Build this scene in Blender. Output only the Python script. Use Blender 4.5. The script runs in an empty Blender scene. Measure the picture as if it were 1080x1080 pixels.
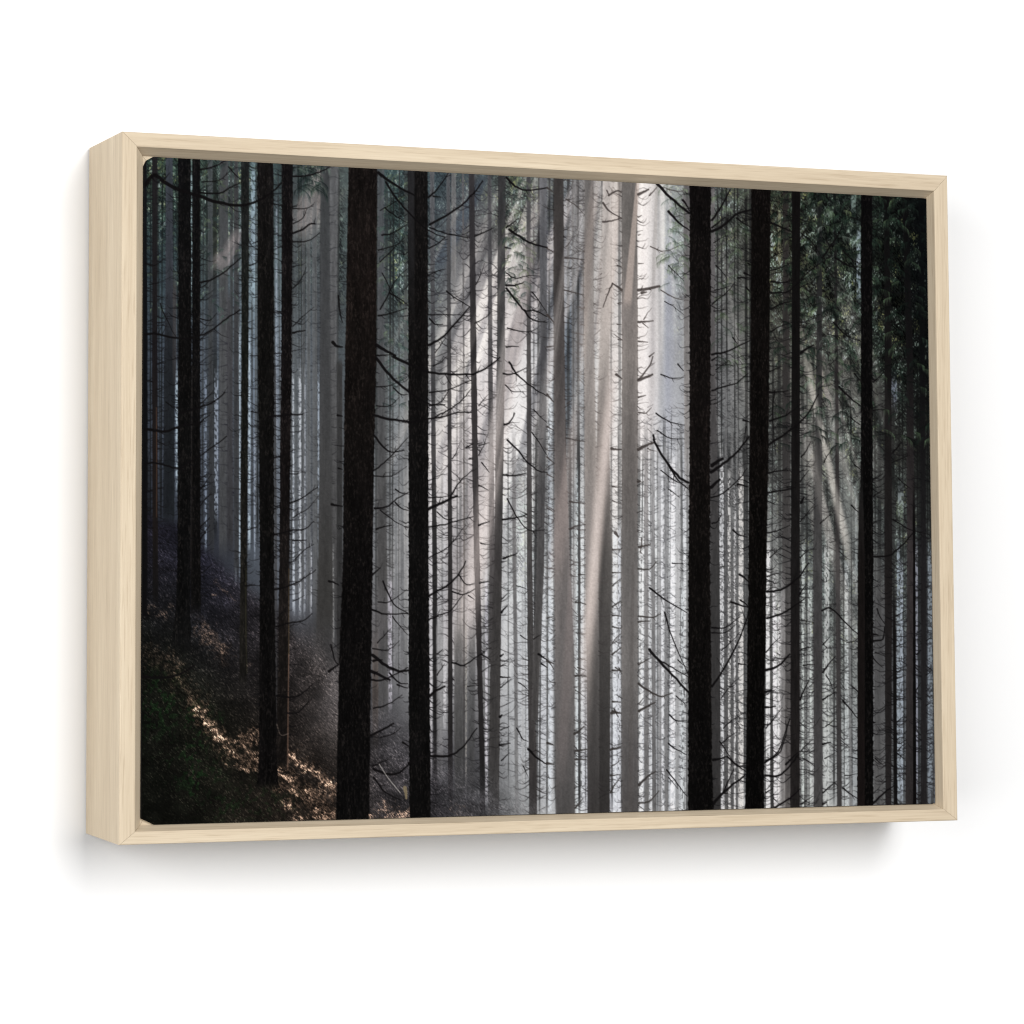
import bpy, math
import numpy as np

# ---------------------------------------------------------------- camera, world, lamps, exposure
sc = bpy.context.scene
col = sc.collection
cam_d = bpy.data.cameras.new('camera')
cam = bpy.data.objects.new('camera', cam_d); col.objects.link(cam)
from mathutils import Matrix, Vector
cam.matrix_world = Matrix(((0.954423, -0.023253, -0.297549, -0.52475),
                           (-0.29842, -0.058807, -0.952621, -1.09348),
                           (0.004653, 0.997999, -0.063066, -0.03275),
                           (0, 0, 0, 1)))
cam_d.sensor_width = 36
cam_d.lens = 36 * 2732.31 / 1080
cam_d.shift_x = 402.116 / 1080
cam_d.shift_y = -118.334 / 1080
cam_d.clip_start = .01; cam_d.clip_end = 60
sc.camera = cam

world = bpy.data.worlds.new('World'); sc.world = world; world.use_nodes = True
bgn = world.node_tree.nodes['Background']
bgn.inputs['Color'].default_value = (1, 1, 1, 1)
bgn.inputs['Strength'].default_value = .18

def area(name, loc, target, size, power, color=(1, 1, 1)):
    d = bpy.data.lights.new(name, 'AREA'); d.shape = 'RECTANGLE'
    d.size, d.size_y = size; d.energy = power; d.color = color
    o = bpy.data.objects.new(name, d); col.objects.link(o)
    o.location = loc
    o.rotation_euler = (Vector(target) - Vector(loc)).to_track_quat('-Z', 'Y').to_euler()
    return o
area('key_softbox', (.62, -4, 1.32), (0, 0, 0), (1.8, 2.5), 166)
area('fill_softbox', (-2.1, -1.7, .1), (0, 0, 0), (1.7, 1.7), 45)

sc.view_settings.view_transform = 'Standard'
sc.view_settings.look = 'None'
sc.view_settings.exposure = 0
sc.view_settings.gamma = 1
sc.view_settings.use_curve_mapping = False
sc.cycles.filter_width = 1.1
ALBEDO_GAIN = .84          # printed inks: display value -> reflectance

# ---------------------------------------------------------------- helpers
def mesh_obj(name, verts, faces, mat=None, parent=None, smooth=False):
    me = bpy.data.meshes.new(name); me.from_pydata(verts, [], faces); me.update()
    o = bpy.data.objects.new(name, me); col.objects.link(o)
    if mat: me.materials.append(mat)
    if parent: o.parent = parent
    if smooth:
        for p in me.polygons: p.use_smooth = True
    return o

def new_mat(name):
    m = bpy.data.materials.new(name); m.use_nodes = True
    return m, m.node_tree.nodes, m.node_tree.links, m.node_tree.nodes['Principled BSDF']

# ---------------------------------------------------------------- materials
m_wall, N, L, B = new_mat('white_wall_paint')
B.inputs['Base Color'].default_value = (.86, .86, .86, 1); B.inputs['Roughness'].default_value = .9
B.inputs['Specular IOR Level'].default_value = .1
nz = N.new('ShaderNodeTexNoise'); nz.inputs['Scale'].default_value = 700; nz.inputs['Detail'].default_value = 2
bp = N.new('ShaderNodeBump'); bp.inputs['Strength'].default_value = .04; bp.inputs['Distance'].default_value = .0005
tc = N.new('ShaderNodeTexCoord'); L.new(tc.outputs['Object'], nz.inputs['Vector'])
L.new(nz.outputs['Fac'], bp.inputs['Height']); L.new(bp.outputs['Normal'], B.inputs['Normal'])

def wood(name, seed):
    m, N, L, B = new_mat(name)
    tc = N.new('ShaderNodeTexCoord')
    def noise(scl, nscale, detail, off):
        mp = N.new('ShaderNodeMapping'); mp.inputs['Scale'].default_value = scl
        mp.inputs['Location'].default_value = (off + seed * 3.7, off * 2.1 + seed, seed * 1.3)
        L.new(tc.outputs['Object'], mp.inputs['Vector'])
        n = N.new('ShaderNodeTexNoise'); n.inputs['Scale'].default_value = nscale; n.inputs['Detail'].default_value = detail
        n.inputs['Roughness'].default_value = .6
        L.new(mp.outputs['Vector'], n.inputs['Vector']); return n.outputs['Fac']
    broad = noise((2.5, 60, 60), 2.2, 3, 0)      # broad growth bands along the rail
    fine = noise((14, 620, 620), 2.5, 4, 5)       # fibres
    pore = noise((45, 1300, 1300), 1.2, 2, 9)    # short pores
    r1 = N.new('ShaderNodeValToRGB'); L.new(broad, r1.inputs['Fac'])
    e = r1.color_ramp.elements
    e[0].position = .28; e[0].color = (.530, .434, .312, 1)
    e[1].position = .72; e[1].color = (.640, .541, .402, 1)
    x = r1.color_ramp.elements.new(.5); x.color = (.587, .488, .356, 1)
    r2 = N.new('ShaderNodeValToRGB'); L.new(fine, r2.inputs['Fac'])
    e = r2.color_ramp.elements
    e[0].position = .3; e[0].color = (.86, .83, .80, 1); e[1].position = .62; e[1].color = (1.03, 1.03, 1.03, 1)
    r3 = N.new('ShaderNodeValToRGB'); L.new(pore, r3.inputs['Fac'])
    e = r3.color_ramp.elements
    e[0].position = .30; e[0].color = (.80, .77, .74, 1); e[1].position = .45; e[1].color = (1, 1, 1, 1)
    mx = N.new('ShaderNodeMix'); mx.data_type = 'RGBA'; mx.blend_type = 'MULTIPLY'; mx.inputs['Factor'].default_value = .62
    L.new(r1.outputs['Color'], mx.inputs['A']); L.new(r2.outputs['Color'], mx.inputs['B'])
    mx2 = N.new('ShaderNodeMix'); mx2.data_type = 'RGBA'; mx2.blend_type = 'MULTIPLY'; mx2.inputs['Factor'].default_value = .7
    L.new(mx.outputs['Result'], mx2.inputs['A']); L.new(r3.outputs['Color'], mx2.inputs['B'])
    L.new(mx2.outputs['Result'], B.inputs['Base Color'])
    B.inputs['Roughness'].default_value = .62; B.inputs['Specular IOR Level'].default_value = .25
    bp = N.new('ShaderNodeBump'); bp.inputs['Strength'].default_value = .15; bp.inputs['Distance'].default_value = .0003
    L.new(fine, bp.inputs['Height']); L.new(bp.outputs['Normal'], B.inputs['Normal'])
    return m

m_edge, N, L, B = new_mat('dark_canvas_edge')
B.inputs['Base Color'].default_value = (.012, .012, .013, 1); B.inputs['Roughness'].default_value = .9
B.inputs['Specular IOR Level'].default_value = .1

m_print, N, L, B = new_mat('printed_canvas')
at = N.new('ShaderNodeAttribute'); at.attribute_name = 'ink'
L.new(at.outputs['Color'], B.inputs['Base Color'])
B.inputs['Roughness'].default_value = .85; B.inputs['Specular IOR Level'].default_value = .0
tc = N.new('ShaderNodeTexCoord')
wv = N.new('ShaderNodeTexNoise'); wv.inputs['Scale'].default_value = 1800; wv.inputs['Detail'].default_value = 1
L.new(tc.outputs['Object'], wv.inputs['Vector'])
bp = N.new('ShaderNodeBump'); bp.inputs['Strength'].default_value = .06; bp.inputs['Distance'].default_value = .0002
L.new(wv.outputs['Fac'], bp.inputs['Height']); L.new(bp.outputs['Normal'], B.inputs['Normal'])

# ---------------------------------------------------------------- the wall
s = 4.0
wall = mesh_obj('wall', [(-s, 0, -s), (s, 0, -s), (s, 0, s), (-s, 0, s), (-s, .1, -s), (s, .1, -s), (s, .1, s), (-s, .1, s)],
                [(0, 1, 2, 3), (7, 6, 5, 4), (0, 4, 5, 1), (1, 5, 6, 2), (2, 6, 7, 3), (3, 7, 4, 0)], m_wall)
wall['kind'] = 'structure'; wall['label'] = 'plain white wall behind the framed forest picture'
wall['category'] = 'wall'

# ---------------------------------------------------------------- framed picture
root = bpy.data.objects.new('framed_picture', None); col.objects.link(root)
root.empty_display_size = .05
root['label'] = 'forest photograph on canvas in a pale wood floating frame on the white wall'
root['category'] = 'picture'

D = .0513                      # frame depth
GAP = .0012                    # the frame hangs just off the wall
outer_f = [(-.20348, .15037), (.20365, .15158), (.20393, -.14995), (-.2034, -.15011)]
outer_b = [(-.20334, .15085), (.20365, .1512), (.2039, -.15), (-.20311, -.15021)]
inner_f = [(-.19674, .14405), (.19615, .14378), (.19616, -.14449), (-.19625, -.14457)]
led = .0105                    # the ledge runs in under the canvas edge
ledge = [(-.2034 + .0067 + led, .1504 - .0067 - led), (.2037 - .0067 - led, .1504 - .0067 - led),
         (.2037 - .0067 - led, -.15 + .0067 + led), (-.2034 + .0067 + led, -.15 + .0067 + led)]
cedge = [(-.19245, .14100), (.19478, .14100), (.19478, -.14250), (-.19245, -.14250)]   # canvas edge
R_LEDGE = .0056; R_CANVAS = .0042

def lerp(a, b, t): return (a[0] + (b[0] - a[0]) * t, a[1] + (b[1] - a[1]) * t)
BV = .0005
def stations(k):
    """cross-section of the moulding at corner k: (point in the wall plane, y)"""
    of, ob, i, l = outer_f[k], outer_b[k], inner_f[k], ledge[k]
    return [(ob, -GAP), (lerp(ob, of, .99), -D + BV), (lerp(of, i, .035), -D + BV * .25), (lerp(of, i, .075), -D),
            (lerp(of, i, .93), -D), (lerp(of, i, .975), -D + BV * .25), (i, -D + BV), (lerp(i, cedge[k], .97), -D + R_LEDGE), (l, -D + R_LEDGE), (l, -GAP)]
woods = [wood('pale_maple_wood_top', 1.0), wood('pale_maple_wood_right', 4.2), wood('pale_maple_wood_bottom', 7.7), wood('pale_maple_wood_left', 12.3)]
for k in range(4):
    a, b = stations(k), stations((k + 1) % 4)
    A3 = [Vector((p[0], y, p[1])) for p, y in a]; B3 = [Vector((p[0], y, p[1])) for p, y in b]
    org = (A3[0] + B3[0]) / 2
    ang = [0, math.pi / 2, math.pi, -math.pi / 2][k]       # local X runs along the rail, so the grain does too
    Rm = Matrix.Rotation(ang, 3, 'Y'); Ri = Rm.inverted()
    # a hairline mitre joint
    d = (B3[0] - A3[0]).normalized() * .00006
    vs = [tuple(Ri @ (v + d - org)) for v in A3] + [tuple(Ri @ (v - d - org)) for v in B3]
    n = len(A3)
    fs = [(i, (i + 1) % n, n + (i + 1) % n, n + i) for i in range(n)] + [tuple(range(n))[::-1], tuple(range(n, 2 * n))]
    o = mesh_obj('frame_rail', vs, fs, woods[k], root)
    import bmesh
    bm = bmesh.new(); bm.from_mesh(o.data); bmesh.ops.recalc_face_normals(bm, faces=bm.faces); bm.to_mesh(o.data); bm.free()
    o.location = org; o.rotation_euler = (0, ang, 0)

# canvas: block with wrapped dark sides, chamfered at the two left corners, and the printed sheet on its face
CX0, CX1, CZ0, CZ1 = -.19245, .19478, -.14250, .14100
CH = .0043                                # corner cut of the left corners
yF = -D + R_CANVAS
def outline(inset=0.):
    x0, x1, z0, z1 = CX0 + inset, CX1 - inset, CZ0 + inset, CZ1 - inset
    r = .0008
    return [(x0, z0 + .0028), (x0 + CH * 1.35, z0), (x1 - r, z0), (x1, z0 + r), (x1, z1 - r), (x1 - r, z1), (x0 + CH, z1), (x0 + .0012, z1 - .0018), (x0, z1 - .0042)]
oF = outline(.0003); oS = outline()
n = len(oS)
vs = [(x, yF + .0003, z) for x, z in oF] + [(x, yF + .0008, z) for x, z in oS] + [(x, -D + .030, z) for x, z in oS]
fs = [tuple(range(n)), tuple(range(2 * n, 3 * n))[::-1]]
for j in range(2):
    fs += [(j * n + i, (j + 1) * n + i, (j + 1) * n + (i + 1) % n, j * n + (i + 1) % n) for i in range(n)]
canvas = mesh_obj('canvas', vs, fs, m_edge, root)

# ================================================================ the printed picture
# The print is measured in "sketch" units; SK maps print-plane metres to those units (a plain homography).
def homog(src, dst):
    A = []; b = []
    for (x, y), (u, v) in zip(src, dst):
        A += [[x, y, 1, 0, 0, 0, -u * x, -u * y], [0, 0, 0, x, y, 1, -v * x, -v * y]]; b += [u, v]
    h = np.linalg.solve(np.array(A), np.array(b)); return np.append(h, 1).reshape(3, 3)
SK = homog([(-.19247, .14175), (.19483, .14021), (.19471, -.14256), (-.1924, -.14244)],
           [(151.9, 162.7), (977.2, 210.7), (986.4, 848), (149, 870.2)])
SKI = np.linalg.inv(SK)
NX, NY = 1180, 864
gx = np.linspace(CX0 + .0002, CX1 - .0002, NX); gz = np.linspace(CZ1 - .0002, CZ0 + .0002, NY)
GX, GZ = np.meshgrid(gx, gz)
# cut corners: slide the sheet's edge points onto the outline
ol = outline(.0002)
zs = [CZ0, CZ0 + .0028, CZ1 - .0042, CZ1 - .0018, CZ1]
xs = [CX0 + CH * 1.35, CX0 + .0002, CX0 + .0002, CX0 + .0012, CX0 + CH]
GX = np.maximum(GX, np.interp(GZ, zs, xs))
w_ = SK[2, 0] * GX + SK[2, 1] * GZ + 1
X = (SK[0, 0] * GX + SK[0, 1] * GZ + SK[0, 2]) / w_
Y = (SK[1, 0] * GX + SK[1, 1] * GZ + SK[1, 2]) / w_

def cell(x, y):
    p = SKI @ np.array([x, y, 1.0]); p /= p[2]
    return (p[0] - gx[0]) / (gx[-1] - gx[0]) * (NX - 1), (gz[0] - p[1]) / (gz[0] - gz[-1]) * (NY - 1)
def window(x0, x1, y0, y1):
    c = [cell(x, y) for x in (x0, x1) for y in (y0, y1)]
    i0 = int(max(0, min(a[0] for a in c) - 1)); i1 = int(min(NX, max(a[0] for a in c) + 2))
    j0 = int(max(0, min(a[1] for a in c) - 1)); j1 = int(min(NY, max(a[1] for a in c) + 2))
    return (slice(j0, max(j1, j0)), slice(i0, max(i1, i0)))

rng = np.random.RandomState(11)
TAB = np.random.RandomState(5).rand(24, 256, 256).astype(np.float32)
def vnoise(x, y, sx, sy, k):
    x = x / sx + 37.3 * k; y = y / sy + 11.9 * k
    xi = np.floor(x).astype(int); yi = np.floor(y).astype(int); fx = x - xi; fy = y - yi
    fx = fx * fx * (3 - 2 * fx); fy = fy * fy * (3 - 2 * fy)
    t = TAB[k % 24]
    a = t[yi & 255, xi & 255]; b = t[yi & 255, (xi + 1) & 255]; c = t[(yi + 1) & 255, xi & 255]; d = t[(yi + 1) & 255, (xi + 1) & 255]
    return (a * (1 - fx) + b * fx) * (1 - fy) + (c * (1 - fx) + d * fx) * fy
def sstep(a, b, x):
    t = np.clip((x - a) / (b - a), 0, 1); return t * t * (3 - 2 * t)
def C3(c): return np.array(c, dtype=np.float64) / 255.
def blend(sl, mask, color):
    m = mask[..., None]
    IMG[sl] = IMG[sl] * (1 - m) + color * m

# ---- mist behind everything: colours read between the trunks
bx = [150, 190, 230, 265, 310, 340, 400, 460, 500, 545, 600, 640, 680, 710, 765, 820, 865, 900, 930, 985]
rows = {
165: '88,112,102 95,120,108 112,132,128 120,140,145 70,85,85 125,128,124 92,112,115 82,98,106 84,94,102 104,115,106 140,142,146 168,160,156 214,206,202 150,152,150 108,114,114 98,98,80 58,68,64 80,90,86 34,40,36 12,14,17',
260: '84,104,114 98,118,122 116,130,132 150,168,174 104,118,122 112,116,120 98,118,118 104,110,116 140,134,136 156,150,148 128,132,140 176,166,162 224,216,212 172,174,176 120,120,118 106,105,88 78,82,76 88,98,92 38,44,40 16,18,20',
376: '88,98,112 112,122,136 112,122,132 140,152,166 150,158,168 100,104,110 120,130,134 152,150,150 196,188,188 216,208,206 132,140,150 205,196,191 222,214,212 160,160,166 136,135,135 112,110,102 122,120,112 98,102,98 54,58,54 26,28,28',
480: '84,90,104 110,118,132 106,112,124 130,138,152 142,148,156 100,101,104 132,136,140 178,172,172 206,196,196 226,220,218 164,166,168 215,205,202 217,214,214 180,180,187 145,145,145 114,114,112 132,132,128 114,116,112 80,82,80 48,50,48',
592: '36,38,46 60,64,74 70,72,82 106,112,122 138,142,152 96,96,99 142,142,145 192,186,187 192,182,180 202,202,204 207,209,210 192,186,183 226,226,226 220,220,223 174,173,175 156,156,154 132,137,136 128,130,130 118,121,121 84,88,88',
700: '36,38,46 60,64,74 60,62,72 80,82,90 110,112,120 80,78,80 118,117,121 188,185,187 168,163,164 192,192,194 207,207,212 207,207,212 208,208,212 210,210,212 195,193,193 206,204,203 170,172,170 164,166,164 130,130,134 100,104,112',
800: '36,38,46 60,64,74 60,62,72 70,72,80 60,62,70 60,58,60 70,68,72 126,124,128 92,90,94 172,172,174 207,207,212 198,198,206 196,196,201 196,197,201 198,194,194 210,207,207 188,188,186 174,176,178 134,136,136 128,133,141',
872: '36,38,46 60,64,74 60,62,72 70,72,80 60,62,70 60,58,60 60,58,60 60,60,64 66,66,66 142,142,142 202,202,204 196,196,202 194,194,199 196,197,201 198,194,194 210,207,207 188,188,186 174,176,178 134,136,136 128,133,141'}
ys = sorted(rows)
IMG = np.zeros((NY, NX, 3))
rowimg = []
for yy in ys:
    c = np.array([[float(v) for v in t.split(',')] for t in rows[yy].split()]) / 255.
    rowimg.append(np.stack([np.interp(X, bx, c[:, k]) for k in range(3)], -1))
for k in range(len(ys) - 1):
    t = np.clip((Y - ys[k]) / (ys[k + 1] - ys[k]), 0, 1)
    sel = ((Y >= ys[k]) if k else (Y > -1e9)) & ((Y < ys[k + 1]) if k < len(ys) - 2 else (Y < 1e9))
    t = t[..., None]
    IMG[sel] = (rowimg[k] * (1 - t) + rowimg[k + 1] * t)[sel]
del rowimg
lum_ = IMG.mean(-1, keepdims=True)
IMG = lum_ + (IMG - lum_) * np.where(IMG[..., :1] > IMG[..., 1:2], .72, 1.0)      # keep the greens, calm the pinks
IMG = IMG * np.array((.992, 1.0, 1.0)) * (.80 + .22 * sstep(.35, .85, lum_)) * (.84 + .16 * sstep(280, 440, X))[..., None] * (1 - .09 * sstep(560, 720, Y) * sstep(540, 620, X))[..., None]

# ---- needles and far crowns
def foliage():
    W = np.zeros_like(X); G = np.zeros_like(X)
    for cx, cy, rx, ry, s, g in [(170, 200, 45, 70, .9, 1), (235, 210, 50, 75, .8, 1), (325, 180, 30, 40, .5, .6), (318, 270, 16, 60, .5, .8), (425, 260, 34, 110, .8, .9),
                                 (355, 260, 10, 80, .8, 1.2), (480, 200, 40, 60, .4, .5), (545, 215, 30, 70, .7, .9), (770, 230, 30, 80, .6, .7), (820, 260, 28, 110, .9, .9),
                                 (870, 270, 50, 130, 1, .8), (900, 300, 40, 130, .9, .9), (950, 320, 45, 180, 1, .6), (890, 460, 35, 130, .6, .7), (950, 560, 30, 120, .5, .7),
                                 (815, 470, 20, 100, .45, .5), (855, 620, 40, 120, .4, .5), (885, 640, 30, 130, .4, .4), (715, 260, 14, 90, .35, .5), (600, 210, 25, 80, .4, .2), (548, 560, 16, 70, .45, .6)]:
        g_ = np.exp(-((X - cx) / rx) ** 2 - ((Y - cy) / ry) ** 2) * s
        W = np.maximum(W, g_); G = np.maximum(G, g_ * g)
    full = (slice(None), slice(None))
    lum = IMG.mean(-1)
    b = vnoise(X + .35 * Y, Y, 7, 12, 3) * .55 + vnoise(X - .5 * Y, Y, 15, 22, 4) * .45       # drooping clumps
    n1 = vnoise(X, Y, 1.1, 1.7, 1) * .55 + vnoise(X + .7 * Y, Y - .5 * X, 1.2, 3.2, 2) * .45  # needles and gaps
    n2 = vnoise(X, Y, 1.0, 1.4, 7) * .5 + vnoise(X - .7 * Y, Y + .4 * X, 1.3, 3.6, 5) * .5
    rightside = sstep(790, 850, X)
    clump = sstep(.58, .40, b)
    IMG[:] *= (1 - W * (.30 + .38 * clump + .14 * rightside) * sstep(.62, .40, n2))[..., None]
    IMG[:] *= (1 - W * clump * (.22 + .25 * rightside))[..., None]
    yel = vnoise(X, Y, 9, 14, 6)
    tint = C3((172, 190, 178)) * (1 - sstep(.55, .75, yel))[..., None] + C3((178, 182, 120)) * sstep(.55, .75, yel)[..., None]
    grn = C3((82, 112, 84)) * (1 - sstep(.5, .75, yel))[..., None] + C3((108, 116, 62)) * sstep(.5, .75, yel)[..., None]
    f = np.clip(.45 + lum * 1.1, .35, 1.15)[..., None]
    gap = sstep(.38, .62, b)
    blend(full, np.clip(sstep(.48, .68, n2) * G * (.18 + .3 * gap), 0, 1), grn * f * 1.05)
    blend(full, np.clip(sstep(.58, .76, n1) * W * (.12 + .85 * gap), 0, 1), tint * f * 1.12)
    sky = vnoise(X, Y, 2.6, 5.5, 8) * .55 + n1 * .45
    blend(full, sstep(.62, .74, sky) * W * gap * .75 * sstep(.08, .35, lum), C3((186, 196, 200)) * np.clip(f * 1.1, 0, 1.1))
foliage()

# ---- strokes
def catmull(P, n=6):
    P = np.array(P, float)
    if len(P) < 3: return P
    Q = np.vstack([2 * P[0] - P[1], P, 2 * P[-1] - P[-2]]); out = []
    for i in range(1, len(Q) - 2):
        for t in np.linspace(0, 1, n, endpoint=False):
            out.append(.5 * (2 * Q[i] + (Q[i + 1] - Q[i - 1]) * t + (2 * Q[i - 1] - 5 * Q[i] + 4 * Q[i + 1] - Q[i + 2]) * t * t + (3 * Q[i] - Q[i - 1] - 3 * Q[i + 1] + Q[i + 2]) * t ** 3))
    out.append(P[-1]); return np.array(out)
def stroke(P, w0, w1, color, alpha=1., n=6):
    P = catmull(P, n); m = max(w0, w1) / 2 + 1.2
    sl = window(P[:, 0].min() - m, P[:, 0].max() + m, P[:, 1].min() - m, P[:, 1].max() + m)
    x = X[sl]; y = Y[sl]
    if x.size == 0: return
    cov = np.zeros_like(x); K = len(P) - 1
    for i in range(K):
        ax, ay = P[i]; dx, dy = P[i + 1] - P[i]; l2 = dx * dx + dy * dy + 1e-9
        t = np.clip(((x - ax) * dx + (y - ay) * dy) / l2, 0, 1)
        dist = np.hypot(x - ax - t * dx, y - ay - t * dy)
        w = (w0 + (w1 - w0) * (i + t) / K) / 2
        cov = np.maximum(cov, np.clip(w - dist + .5, 0, 1) * np.minimum(1, 2 * w + .25))
    blend(sl, cov * alpha, C3(color))

# ---- trunks
def trunk(pts, cols, soft=.55, fade=(0, 0), bark=.12, a=1., twig=None, y0=None, y1=None, rim=None):
    py = [p[0] for p in pts]
    y0 = py[0] if y0 is None else y0; y1 = py[-1] if y1 is None else y1
    sl = window(min(p[1] for p in pts) - 4, max(p[2] for p in pts) + 4, max(y0, 150), min(y1, 885))
    x = X[sl]; y = Y[sl]
    if x.size == 0: return
    xl = np.interp(y, py, [p[1] for p in pts]); xr = np.interp(y, py, [p[2] for p in pts])
    k = int(pts[0][1]) % 19
    wob = (vnoise(x * 0, y, 1, 5, k) - .5) * .5 * min(1, soft * 2) + ((vnoise(x * 0 + np.sign(x - (xl + xr) / 2) * 9, y, 1, 2.2, k + 2) - .5) * .8 if bark >= .25 else 0)
    m = sstep(-soft, soft, x - xl + wob) * sstep(-soft, soft, xr - x + wob)
    m = m * (sstep(y0 - .1, y0 + fade[0] + .1, y) if fade[0] else (y >= y0)) * (sstep(y1 + .1, y1 - fade[1] - .1, y) if fade[1] else (y <= y1))
    cy = [c[0] for c in cols]; c = np.stack([np.interp(y, cy, [q[1][k_] for q in cols]) for k_ in range(3)], -1) / 255.
    g_ = c.mean(-1, keepdims=True); c = g_ + (c - g_) * (.5 if g_.mean() > .2 else .85)
    if bark >= .25: c = c + .016
    c[..., 2] -= .45 * np.maximum(0, c[..., 2] - c[..., 1])
    n = vnoise(x, y, 1.3, 7, k + 1) * .6 + vnoise(x, y, 3.1, 19, k + 3) * .4 - .5
    c = c * (1 + bark * 2 * n)[..., None]
    if bark >= .25:
        pl = vnoise(x, y, .9, 3.4, k + 5) * .45 + vnoise(x + .15 * y, y, 1.3, 2.2, k + 6) * .35 + vnoise(x, y, .8, .9, k + 8) * .2
        c = c * (.72 + .25 * vnoise(x, y, 6, 40, k + 2))[..., None] + (sstep(.46, .80, pl) * .062 * (.4 + vnoise(x, y, 5, 16, k + 4)))[..., None] * np.array((1.0, .9, .84))
    t = np.clip((x - xl) / np.maximum(xr - xl, .5), 0, 1)
    c = c * (1 + .10 * (np.abs(t - .5) * 2) ** 2 - .04)[..., None]
    m3 = (m * a)[..., None]
    IMG[sl] = IMG[sl] * (1 - m3) + c * m3
    if twig:
        dens, length, dark, al = twig[:4]; up = twig[4] if len(twig) > 4 else 0
        yv = y0 + 6
        while yv < y1 - 6 - fade[1]:
            yv += rng.exponential(dens * .68)
            side = 1 if rng.rand() < .5 else -1
            xe = np.interp(yv, py, [p[2 if side > 0 else 1] for p in pts]) - side * .5
            ln = length * (.25 + rng.rand() ** 1.5 * 1.45); dr = ln * (rng.rand() * .75 - .05 - up); tip = ln * (rng.rand() * .5)
            cc = np.array([np.interp(yv, cy, [q[1][k_] for q in cols]) for k_ in range(3)])
            cc = cc * (1 - dark) + np.array((16, 15, 17)) * dark
            j_ = lambda: (rng.rand() - .5) * ln * .22
            if rng.rand() < .35: dr = -dr * .8                      # some sweep straight up
            P = [(xe, yv), (xe + side * ln * (.3 + .2 * rng.rand()), yv + dr * .6 + j_()), (xe + side * ln * .75, yv + dr * .75 - tip * .2 + j_()), (xe + side * ln, yv + dr * .6 - tip + j_())]
            if ln > 7 and rng.rand() < .4:                          # side shoot
                q = P[1]; stroke([q, (q[0] + side * ln * .3, q[1] - ln * (.15 + .3 * rng.rand()))], .7, .35, cc, al * .7, n=2)
            stroke(P, .5 + .5 * rng.rand() + length * .012, .35, cc, al * (.6 + .4 * rng.rand()), n=3)

def s2(y0, x0l, x0r, y1, x1l, x1r): return [(y0, x0l, x0r), (y1, x1l, x1r)]

# far trunks, many and thin: (x range, width range, how much darker, y range, step)
def far_row(xa, xb, step, wr, dk, y0, y1, tw=(9, 9)):
    x = xa + rng.rand() * step
    while x < xb:
        w = wr[0] + (wr[1] - wr[0]) * rng.rand() ** 1.6 * 1.35; lean = rng.randn() * 2.2; dk_ = dk * (.72 + .4 * rng.rand())
        ya, yb = y0 + rng.rand() * 30, y1 - rng.rand() * 30
        cols = []
        for yy in np.linspace(ya, yb, 9):
            sl = window(x - 1.5, x + 1.5, max(yy - 3, 175), min(yy + 3, 860)); p = IMG[sl].reshape(-1, 3)
            c = (p.mean(0) if len(p) else np.array((.3, .3, .3))) * 255
            cols.append((yy, tuple(c * (dk_ * (.9 + .2 * rng.rand())))))
        trunk(s2(ya, x - w / 2, x + w / 2, yb, x - w / 2 + lean, x + w / 2 + lean), cols, soft=.6, fade=(40, 40), bark=.05, a=.9, twig=(tw[0], tw[1], .35, .55))
        x += step * (.55 + .9 * rng.rand())
far_row(152, 215, 5.5, (1.2, 3.2), .74, 150, 590)
far_row(212, 275, 4.2, (1.2, 3.4), .72, 150, 600)
far_row(286, 360, 4.4, (1.2, 3.6), .74, 150, 660)
far_row(396, 432, 5, (1.2, 3.2), .80, 150, 760)
far_row(450, 520, 7, (1.2, 3), .84, 330, 800)
far_row(560, 660, 6.5, (1.0, 2.8), .66, 150, 880, (6, 8))
far_row(560, 660, 8.0, (1.4, 3.2), .55, 420, 880, (6, 8))
far_row(672, 730, 5.6, (1.0, 3.0), .62, 420, 885, (5, 8))
far_row(745, 795, 6.0, (1.2, 3.0), .60, 150, 885, (5, 8))
far_row(745, 795, 7.5, (1.4, 3.2), .50, 430, 885, (5, 8))
far_row(806, 905, 7.0, (1.0, 3.0), .66, 330, 885, (5, 9))
far_row(918, 986, 5.5, (1.2, 3.4), .72, 380, 885, (5, 8))
far_row(530, 560, 9, (1, 2.0), .82, 450, 870, (7, 8))
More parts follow.
